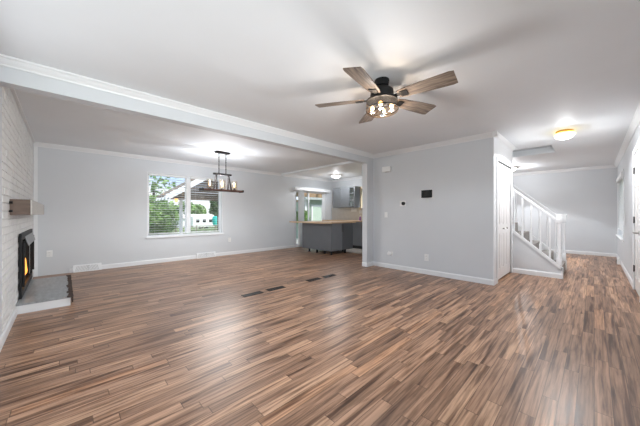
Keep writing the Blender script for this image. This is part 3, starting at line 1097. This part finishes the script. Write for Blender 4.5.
# ---------------------------------------------------------------- dining chandelier
CHX, CHY = -5.43, 2.40
ch = empty('chandelier', (CHX, CHY, H), 'dark farmhouse chandelier with three glass jar lights over the dining area', 'chandelier')
MB().box(-0.05, 0.05, -0.145, 0.145, -0.035, 0, bevel=0.004).build('canopy', M_BRONZE, ch)
for s in (-1, 1):
    b = MB()
    for k in range(11):
        z0 = -0.035 - k * 0.0385
        b.tube((0, s * 0.075, z0), (0, s * 0.075, z0 - 0.033), 0.009 if k % 2 else 0.011, seg=8)
        b.tube((0, s * 0.075, z0 - 0.028), (0, s * 0.075, z0 - 0.042), 0.003, seg=6)
    b.build('hanging_rod', M_BRONZE, ch)
MB().box(-0.024, 0.024, -0.195, 0.195, -0.49, -0.452, bevel=0.003).build('top_bar', M_BRONZE, ch)
for s in (-1, 1):
    b = MB()
    for q in (-1, 1):
        b.prism([(q * 0.006 - 0.012, s * 0.13 - 0.012, -0.48), (q * 0.006 + 0.012, s * 0.13 - 0.012, -0.48),
                 (q * 0.075 + 0.012, s * 0.155 - 0.012, -0.79), (q * 0.075 - 0.012, s * 0.155 - 0.012, -0.79)], (0, 0.024, 0))
    b.build('a_frame', M_BRONZE, ch)
MB().box(-0.085, 0.085, -0.42, 0.42, -0.825, -0.79, bevel=0.004).build('plank', M_RUSTIC, ch)
for s in (-1, 1):
    MB().box(-0.09, 0.09, s * 0.43 - 0.014, s * 0.43 + 0.014, -0.832, -0.783, bevel=0.003).build('end_cap', M_BRONZE, ch)
for k in (-1, 0, 1):
    y = k * 0.265
    MB().lathe([(0, -0.79), (0.03, -0.79), (0.032, -0.77), (0.014, -0.765), (0.013, -0.735), (0, -0.735)], (0, y, 0), 14).build('bulb_socket', M_BRONZE, ch, True)
    MB().lathe([(0, -0.735), (0.012, -0.73), (0.019, -0.70), (0.014, -0.665), (0.003, -0.63), (0, -0.628)], (0, y, 0), 12).build('bulb', M_CBULB, ch, True)
    MB().lathe([(0.054, -0.789), (0.062, -0.78), (0.062, -0.60), (0.058, -0.59)], (0, y, 0), 20).build('glass_jar', M_SHADE, ch, True)
    point('chandelier_light', (CHX, CHY + y, H - 0.595), 6.5, (0.92, 0.95, 1.0), 0.008)

# ---------------------------------------------------------------- hall flush light
for k in (-1, 0, 1):
    down('chandelier_fill', (CHX, CHY + k * 0.265, H - 0.88), 9, (0.90, 0.96, 1.0), 174, 0.3, 0.4)  # extra spots added under the plank to brighten the dining area
fl = empty('flush_ceiling_light', (-0.32, 5.64, H), 'glowing flush ceiling light with brass rim in the hall', 'ceiling light')
MB().lathe([(0, 0), (0.105, 0), (0.108, -0.01), (0.108, -0.026), (0.10, -0.03), (0, -0.03)], seg=32).build('brass_rim', M_BRASS, fl, True)
MB().lathe([(0.10, -0.03), (0.122, -0.038), (0.126, -0.060), (0.118, -0.075)], seg=32).build('amber_edge', M_LITAMB, fl, True)
MB().lathe([(0.118, -0.075), (0.10, -0.105), (0.07, -0.122), (0, -0.128)], seg=32).build('glass_shade', M_FROST, fl, True)
point('hall_light', (-0.32, 5.64, H - 0.15), 4, (0.95, 0.97, 1.0), 0.012)
down('hall_downlight', (-0.32, 5.64, H - 0.145), 34, (0.95, 0.97, 1.0), 160, 0.03, 0.015)

point('stairwell_fill', (-2.2, 7.0, 4.3), 10, (1.0, 0.97, 0.93), 0.1)  # unseen lamp added up the shaft to lighten the stairwell opening

# second flush light, out of sight behind the closet
fl = empty('dome_ceiling_light', (-1.62, 9.0, H), 'white dome ceiling light of the far hall half hidden behind the closet', 'ceiling light')
MB().lathe([(0, 0), (0.14, 0), (0.145, -0.02), (0.12, -0.03)], seg=28).build('rim', M_PLATE, fl, True)
MB().lathe([(0.12, -0.025), (0.135, -0.05), (0.10, -0.09), (0, -0.105)], seg=28).build('glass_shade', M_FROST, fl, True)
point('far_hall_light', (-1.62, 9.0, H - 0.13), 22, (0.95, 0.97, 1.0), 0.02)
down('far_hall_downlight', (-1.62, 9.0, H - 0.12), 66, (0.92, 0.96, 1.0), 120, radius=0.12)

# kitchen flush light
fl = empty('dome_ceiling_light', (-6.0, 6.55, H), 'white dome ceiling light glowing on the kitchen ceiling above the island', 'ceiling light')
MB().lathe([(0, 0), (0.17, 0), (0.175, -0.02), (0.15, -0.03)], seg=28).build('rim', M_PLATE, fl, True)
MB().lathe([(0.15, -0.025), (0.165, -0.045), (0.12, -0.085), (0, -0.10)], seg=28).build('glass_shade', mat('lit_dome_glass', (1, 1, 1), 0.4, emit=(1, 0.97, 0.93), estr=1.2), fl, True)
point('kitchen_light', (-6.0, 6.55, H - 0.13), 6, (0.95, 0.97, 1.0), 0.015)
down('kitchen_downlight', (-6.0, 6.55, H - 0.12), 17, (0.90, 0.95, 1.0), 165, 0.3, 0.03)

# ---------------------------------------------------------------- kitchen island
IX0, IX1, IY0, IY1 = -6.28, -5.033, 5.31, 6.24
isl = empty('kitchen_island', ((IX0 + IX1) / 2, (IY0 + IY1) / 2, 0), 'grey kitchen island on short black legs with butcher block top', 'kitchen island')
loc(MB().box(IX0, IX1 - 0.02, IY0 + 0.018, IY1, 0.10, 0.87), 'body', M_CAB, isl)
loc(MB().box(IX0, IX1 - 0.001, IY0, IY0 + 0.016, 0.098, 0.87, bevel=0.001), 'back_panel', M_CAB, isl)
ym = 5.77
for ya, yb in ((IY0 + 0.018, ym - 0.003), (ym + 0.003, IY1)):
    d = loc(MB().box(IX1 - 0.019, IX1, ya, yb, 0.103, 0.865, bevel=0.002), 'door', M_CAB2 if ya < 5.5 else M_CAB, isl)
    yy = yb - 0.02 if ya < 5.5 else ya + 0.02
    hb = MB().box(IX1, IX1 + 0.006, yy - 0.006, yy + 0.006, 0.62, 0.84, bevel=0.001).build('finger_pull', M_SLOT, d)
    for v in hb.data.vertices:
        v.co -= isl.location
b = MB()
b.prism([(-6.66, 5.10, 0.872), (-5.13, 5.10, 0.872), (-4.98, 5.25, 0.872), (-4.98, 6.33, 0.872), (-6.66, 6.33, 0.872)], (0, 0, 0.034))
loc(b, 'countertop', M_BUTCH, isl)
for lx, ly in ((IX1 - 0.05, IY0 + 0.04), (IX1 - 0.05, IY1 - 0.3), (-5.35, IY0 + 0.06), (-5.66, IY0 + 0.05), (-6.0, IY0 + 0.05), (IX0 + 0.04, IY1 - 0.05),
               (IX1 - 0.35, IY1 - 0.05), (-5.5, IY1 - 0.15)):
    loc(MB().tube((lx, ly, 0.0), (lx, ly, 0.012), 0.036, seg=12).tube((lx, ly, 0.012), (lx, ly, 0.10), 0.026, 0.032, 12), 'leg', M_BLACK, isl, True)

# base cabinets along the kitchen back wall
kc = empty('base_cabinet', (-5.2, 7.2, 0), 'grey kitchen base cabinets along the back wall', 'cabinet')
loc(MB().box(-6.95, -3.64, 6.90, YK - 0.002, 0.10, 0.88), 'body', M_CAB2, kc)
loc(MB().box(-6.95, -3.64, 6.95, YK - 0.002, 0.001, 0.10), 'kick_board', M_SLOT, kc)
x = -6.93
while x < -3.8:
    d = loc(MB().box(x, x + 0.44, 6.881, 6.899, 0.11, 0.87, bevel=0.002), 'door', M_CAB2, kc)
    hb = MB().box(x + 0.38, x + 0.392, 6.862, 6.874, 0.64, 0.80).box(x + 0.38, x + 0.392, 6.87, 6.881, 0.64, 0.65).box(
        x + 0.38, x + 0.392, 6.87, 6.881, 0.79, 0.80).build('handle', M_NICKEL, d)
    for v in hb.data.vertices:
        v.co -= kc.location
    x += 0.45
tag(MB().box(-6.97, -3.63, 6.84, YK - 0.001, 0.881, 0.918, bevel=0.004).build('kitchen_worktop', M_BUTCH),
    'butcher block worktop along the kitchen back wall', 'worktop')

uc = empty('wall_cabinet', (-6.15, 7.3, 1.365), 'grey upper kitchen cabinet with a glass end door', 'cabinet')
loc(MB().box(-6.69, -5.95, 7.16, YK - 0.001, 1.365, 2.09), 'body', M_CAB, uc)
loc(MB().box(-6.69, -6.32, 7.141, 7.159, 1.368, 2.087, bevel=0.002), 'door', M_CAB, uc)
loc(MB().box(-6.316, -5.95, 7.141, 7.159, 1.368, 2.087, bevel=0.002), 'door', M_CAB, uc)
b = MB()
b.box(-5.948, -5.93, 7.16, YK - 0.001, 1.365, 2.09)
b.box(-5.70, -5.682, 7.16, YK - 0.001, 1.365, 2.09)
b.box(-5.93, -5.70, YK - 0.015, YK - 0.001, 1.365, 2.09)
for zz in (1.365, 1.60, 1.84, 2.072):
    b.box(-5.93, -5.70, 7.16, YK - 0.015, zz, zz + 0.018)
loc(b, 'shelf_unit', M_CAB2, uc)
b = MB()
b.box(-5.948, -5.91, 7.141, 7.159, 1.368, 2.087)
b.box(-5.72, -5.682, 7.141, 7.159, 1.368, 2.087)
for zz in (1.368, 1.60, 1.84, 2.05):
    b.box(-5.91, -5.72, 7.141, 7.159, zz, zz + 0.03)
d = loc(b, 'glass_door', M_CAB, uc)
hb = MB().box(-5.91, -5.72, 7.149, 7.152, 1.39, 2.06).build('pane', glass_mat('cabinet_glass', (0.8, 0.9, 0.88), 0.25, 0.05), d)
for v in hb.data.vertices:
    v.co -= uc.location

struct(MB().box(XW, -3.62, YK - 0.006, YK, 0.92, 1.36).build('trim_6', mat('backsplash', (0.60, 0.57, 0.53), 0.35, noise=0.04, nscale=10)),
       'pale kitchen backsplash')
kw = struct(MB().box(KX0 - 0.07, KX0 + 0.01, YK - 0.02, YK + 0.08, KZ0 - 0.07, KZ1 + 0.07).box(KX1 - 0.01, KX1 + 0.07, YK - 0.02, YK + 0.08, KZ0 - 0.07, KZ1 + 0.07)
            .box(KX0, KX1, YK - 0.02, YK + 0.08, KZ1, KZ1 + 0.07).box(KX0, KX1, YK - 0.02, YK + 0.08, KZ0 - 0.07, KZ0)
            .build('window_3', mat('warm_lit_cream_trim', (0.80, 0.68, 0.48), 0.45, noise=0.03)), 'kitchen window with a cream casing tinted by warm light')  # warm light on the casing is put into its cream colour
MB().box(KX0, KX1, YK + 0.06, YK + 0.064, KZ0, KZ1).build('pane', M_GLASS, kw)
plate((-5.97, YK - 0.006, 1.28), (0, -1), 0.24, 0.115, 'left white switch plate under the kitchen wall cabinet', 'switch', name='light_switch', cat='switch')
plate((-5.60, YK - 0.021, 1.21), (0, -1), 0.24, 0.115, 'right white switch plate at the corner of the kitchen window', 'switch', name='light_switch', cat='switch')
e = empty('soap_bottle', (-5.43, 7.12, 0.918), 'small purple bottle on the kitchen worktop', 'bottle')
MB().lathe([(0, 0), (0.03, 0), (0.032, 0.01), (0.032, 0.10), (0.012, 0.13), (0.012, 0.14)], seg=14).build('body', mat('purple_plastic', (0.25, 0.06, 0.32), 0.3, noise=0.1), e, True)
MB().lathe([(0.015, 0.14), (0.015, 0.165), (0, 0.167)], seg=10).build('cap', M_PLATE, e, True)

# ---------------------------------------------------------------- outside
M_LAWN = mat('lawn', (0.16, 0.22, 0.07), 0.9, noise=0.4, nscale=3, bump=0.5, bscale=40)
M_PAVE = mat('patio_concrete', (0.50, 0.48, 0.45), 0.8, noise=0.1, nscale=4)
struct(MB().box(-24, XW - T, -60, 60, -0.35, -0.15).box(-120, -24, -60, 90, -1.6, -1.4).box(XR + T, 20, -20, 40, -0.35, -0.15).box(XW - T, XR + T, YFAR + T, 40, -0.35, -0.15).box(XW - T, -4.0, YK + T, YFAR + T, -0.35, -0.15).build('floor_lawn', M_LAWN), 'green lawn outside')
struct(MB().box(-11.5, XW - T, -1.5, 12, -0.149, -0.10).build('floor_patio', M_PAVE), 'pale concrete patio')
M_WOODO = mat('porch_wood', (0.24, 0.17, 0.12), 0.8, noise=0.3, nscale=5)
M_WHITEO = mat('porch_white', (0.84, 0.83, 0.81), 0.6, noise=0.03)
M_LEAF = mat('leaf_green', (0.22, 0.36, 0.10), 0.6, noise=0.5, nscale=2)
M_LEAFD = mat('leaf_dark', (0.09, 0.17, 0.05), 0.6, noise=0.5, nscale=2)
M_BARK = mat('bark', (0.12, 0.09, 0.07), 0.9, noise=0.3, nscale=9)


def tree(x, y, r, h, label, m=M_LEAF, z0=-0.15, n_=900, leaf=0.10, group=None, cat='tree', name='leafy_tree', squash=0.9):
    e = empty(name, (x, y, z0), label, cat, group)
    MB().tube((0, 0, 0), (0, 0, h - r * 0.3), 0.03 + r * 0.05, 0.02 + r * 0.02, 8).build('trunk', M_BARK, e)
    bm = bmesh.new()
    for k in range(n_):
        v = Vector((random.gauss(0, 1), random.gauss(0, 1), random.gauss(0, 1))).normalized() * (r * random.random() ** 0.45)
        v.z *= squash
        p = v + Vector((0, 0, h))
        if p.z < 0.02:
            p.z = 0.02 + random.random() * 0.3
        a = Vector((random.uniform(-1, 1), random.uniform(-1, 1), random.uniform(-0.6, 0.6))).normalized()
        c = a.cross(Vector((random.uniform(-1, 1), random.uniform(-1, 1), random.uniform(-1, 1)))).normalized()
        s = leaf * random.uniform(0.6, 1.3)
        bm.faces.new([bm.verts.new(p + a * s), bm.verts.new(p + c * s * 0.5), bm.verts.new(p - a * s), bm.verts.new(p - c * s * 0.5)])
    me = bpy.data.meshes.new('foliage')
    bm.to_mesh(me)
    bm.free()
    me.materials.append(m)
    o = bpy.data.objects.new('foliage', me)
    COL.objects.link(o)
    o.parent = e
    return e


# patio cover with gable end, seen through the dining window
pc = empty('patio_cover', (-9.6, 3.4, -0.15), 'wooden gabled patio cover outside the dining window', 'patio cover')
YL, ZL = 2.62, 1.80          # left eave
YRG, ZRG = 4.9, 3.30          # ridge
XP0, XP1 = -10.9, -9.2
b = MB()
b.prism([(XP0 - 0.25, YL - 0.2, ZL - 0.09), (XP0 - 0.25, YRG, ZRG), (XP0 - 0.25, YRG, ZRG + 0.05), (XP0 - 0.25, YL - 0.2, ZL - 0.04)], (XP1 - XP0 + 0.3, 0, 0))
b.prism([(XP0 - 0.25, 7.5, ZL - 0.14), (XP0 - 0.25, YRG, ZRG), (XP0 - 0.25, YRG, ZRG + 0.05), (XP0 - 0.25, 7.5, ZL - 0.09)], (XP1 - XP0 + 0.3, 0, 0))
loc(b, 'roof', M_WOODO, pc)
b = MB()
for xx in (XP0 + 0.2 + 0.4 * k for k in range(5)):
    b.prism([(xx, YL - 0.3, ZL - 0.22), (xx, YRG, ZRG - 0.10), (xx, YRG, ZRG - 0.01), (xx, YL - 0.3, ZL - 0.13)], (0.05, 0, 0))
loc(b, 'rafters', M_WHITEO, pc)
b = MB()
zz = ZL + 0.0
while zz < ZRG - 0.1:
    ya = YL + (zz - ZL) / (ZRG - ZL) * (YRG - YL)
    b.box(XP0 - 0.02, XP0, ya, 2 * YRG - ya, zz, zz + 0.085)
    zz += 0.10
loc(b, 'gable_boards', M_WOODO, pc)
b = MB()
b.prism([(XP1 + 0.05, YL - 0.38, ZL - 0.22), (XP1 + 0.05, YRG, ZRG - 0.06), (XP1 + 0.05, YRG, ZRG + 0.07), (XP1 + 0.05, YL - 0.38, ZL - 0.08)], (0.03, 0, 0))
loc(b, 'rake_board', M_WHITEO, pc)
loc(MB().box(XP0 - 0.05, XP0 + 0.05, YL - 0.1, 7.0, ZL - 0.12, ZL + 0.02), 'beam', M_WOODO, pc)
for yy in (3.2, 7.0):
    loc(MB().box(XP0 - 0.05, XP0 + 0.05, yy - 0.045, yy + 0.045, -0.149, ZL - 0.12), 'post', M_WHITEO, pc)
pl_ = empty('porch_lantern', (-10.75, 3.0, 1.58), 'small amber porch lantern hanging under the patio cover', 'lantern')
MB().tube((0, 0, 0.22), (0, 0, 0.14), 0.008, seg=6).lathe([(0.06, 0.12), (0.015, 0.17), (0, 0.17)], seg=8).build('cap', M_BRONZE, pl_)
MB().lathe([(0, 0), (0.045, 0.0), (0.055, 0.12), (0, 0.12)], seg=8).build('lamp_glass', mat('lantern_amber', (1, 0.6, 0.2), 0.4, emit=(1.0, 0.45, 0.10), estr=1.0), pl_)

tree(-13.5, 2.75, 1.1, 1.15, 'bushy green tree outside the left half of the dining window', n_=2600, leaf=0.10)
tree(-17.0, 3.6, 1.5, 3.5, 'tall airy tree branches against the sky beyond the dining window', n_=330, leaf=0.14)
tree(-12.0, 1.2, 0.7, 0.6, 'round shrub in front of the bushy tree outside', m=M_LEAFD, n_=1200, leaf=0.07, name='garden_shrub', cat='shrub')
tree(-18, 5.6, 0.5, 1.7, 'green tree beside the porch post beyond the lawn', n_=500, leaf=0.09)
tree(-19.5, 8.25, 0.55, 1.9, 'dark tree at the right edge of the dining window view', m=M_LEAFD, n_=1800, leaf=0.12, squash=1.5)
for k in range(6):
    tree(-66 + random.uniform(-1, 1), 13 + k * 4.9, 1.9, 3.0 + random.uniform(-0.3, 0.4), 'distant green tree in the row beyond the parked campers', m=M_LEAFD if k % 2 else M_LEAF,
         n_=1500, leaf=0.32, z0=-1.4, group='distant row of trees')


def camper(x, y, ln, label):
    e = empty('camper_trailer', (x, y, -1.4), label, 'camper')
    MB().box(-1.0, 1.0, -ln / 2, ln / 2, 0.4, 2.1, bevel=0.12).build('body', M_WHITEO, e)
    for k in range(3):
        MB().box(1.0, 1.02, -ln / 2 + 0.5 + k * ln / 3.4, -ln / 2 + 1.0 + k * ln / 3.4, 1.15, 1.65, bevel=0.005).build('window', M_SCREEN, e)
    MB().box(1.0, 1.02, ln / 2 - 0.85, ln / 2 - 0.3, 0.5, 1.75, bevel=0.005).build('door', M_PLATE, e)
    for s in (-0.4, 0.4):
        MB().tube((0.72, s, 0.30), (0.95, s, 0.30), 0.30, seg=16).build('wheel', M_BLACK, e)


camper(-44, 16.0, 3.4, 'white camper trailer with dark windows parked beyond the fence')
camper(-44, 20.6, 3.4, 'second white camper trailer partly hidden by the window frame')
e = empty('beach_umbrella', (-22.0, 9.1, -0.15), 'teal folded canopy standing in the yard', 'canopy')
MB().tube((0, 0, 0), (0, 0, 0.9), 0.02, seg=8).build('pole', M_PLATE, e)
MB().lathe([(0.0, 1.15), (0.20, 1.05), (0.24, 0.8), (0.20, 0.5), (0.14, 0.3)], seg=10).build('canopy', mat('teal_fabric', (0.02, 0.55, 0.50), 0.7, noise=0.1), e)
e = empty('garden_fence', (-16, 5.5, -0.15), 'low wire garden fence across the yard', 'fence')
M_FEN = mat('fence_grey', (0.28, 0.24, 0.20), 0.7, noise=0.2)
for k in range(9):
    MB().box(-0.03, 0.03, -4.4 + k * 1.1, -4.34 + k * 1.1, 0, 0.62).build('post', M_FEN, e)
b = MB()
for k in range(44):
    y0 = -4.4 + k * 0.2
    for j in range(2):
        z0 = 0.08 + j * 0.24
        b.tube((0, y0, z0), (0, y0 + 0.2, z0 + 0.24), 0.010, seg=4)
        b.tube((0, y0 + 0.2, z0), (0, y0, z0 + 0.24), 0.010, seg=4)
for zz in (0.07, 0.58):
    b.tube((0, -4.4, zz), (0, 4.4, zz), 0.018, seg=6)
b.build('wire_mesh', M_FEN, e)
e = empty('neighbour_house', (-56, 20, -1.4), 'pale low house with a light roof behind the campers', 'house')
MB().box(-3, 3, -4.5, 4, 0, 1.7).build('wall', M_WHITEO, e)
b = MB()
b.prism([(-3.3, -4.8, 1.7), (3.3, -4.8, 1.7), (0, -4.8, 2.5)], (0, 9.1, 0))
b.build('roof', mat('pale_roof', (0.62, 0.58, 0.50), 0.8, noise=0.05), e)

# outside the patio door
sh = empty('garden_shed', (-10.6, 9.7, -0.15), 'pale green garden shed with white trim outside the patio door', 'shed')
M_SHED = mat('shed_siding', (0.38, 0.47, 0.38), 0.7, noise=0.05)
MB().box(-1.0, 0.8, -1.25, 1.8, 0, 2.0).build('wall', M_SHED, sh)
b = MB()
for k in range(17):
    b.box(0.8, 0.815, -1.25, 1.8, 0.02 + 0.115 * k, 0.11 + 0.115 * k)
b.build('siding', M_SHED, sh)
b = MB()
b.box(0.8, 0.85, -1.27, -1.17, 0, 2.0)
b.box(0.815, 0.85, -0.85, -0.76, 0, 1.65)
b.box(0.815, 0.85, -0.16, -0.07, 0, 1.65)
b.box(0.815, 0.85, -0.85, -0.07, 1.65, 1.75)
b.build('trim', M_WHITEO, sh)
MB().box(0.81, 0.835, -0.76, -0.16, 0.02, 1.65).build('door', mat('shed_door', (0.50, 0.60, 0.50), 0.6, noise=0.05), sh)
b = MB()
b.prism([(1.1, -1.45, 1.98), (1.1, 2.0, 1.98), (-1.2, 2.0, 2.5), (-1.2, -1.45, 2.5)], (0, 0, 0.08))
b.build('roof', mat('shed_roof', (0.42, 0.45, 0.42), 0.8, noise=0.1), sh)
pg = empty('wooden_pergola', (-8.3, 9.9, -0.15), 'brown wooden pergola beams over the patio door', 'pergola')
MB().box(-0.08, 0.08, -4.4, -1.0, 1.99, 2.36).build('beam', mat('pergola_wood', (0.38, 0.25, 0.14), 0.7, noise=0.15), pg)
for k in range(6):
    MB().box(-0.5, 0.9, -4.2 + k * 0.55, -4.14 + k * 0.55, 2.362, 2.5).build('rafter', MATS['pergola_wood'], pg)
for yy in (-4.3, -1.1):
    MB().box(-0.06, 0.06, yy - 0.06, yy + 0.06, 0.051, 2.05).build('post', MATS['pergola_wood'], pg)
tree(-8.9, 7.5, 0.38, 1.15, 'green leafy plant just outside the patio door', m=M_LEAF, n_=900, leaf=0.06, name='patio_plant', cat='plant')
# beyond the kitchen window
ek = empty('carport', (-6.4, 9.9, -0.15), 'orange wooden carport roof beyond the kitchen window', 'carport')
MB().box(-1.1, 1.9, -0.6, 1.2, 2.2, 2.6).build('roof', mat('orange_wood', (0.55, 0.24, 0.06), 0.6, noise=0.15), ek)
for xx in (-1.0, 1.0):
    MB().box(xx - 0.06, xx + 0.06, -0.5, -0.38, 0.001, 2.2).build('post', M_WHITEO, ek)
tree(-6.9, 14.6, 1.4, 1.5, 'green hedge bush beyond the kitchen window', n_=1600, leaf=0.10, name='garden_shrub', cat='shrub')
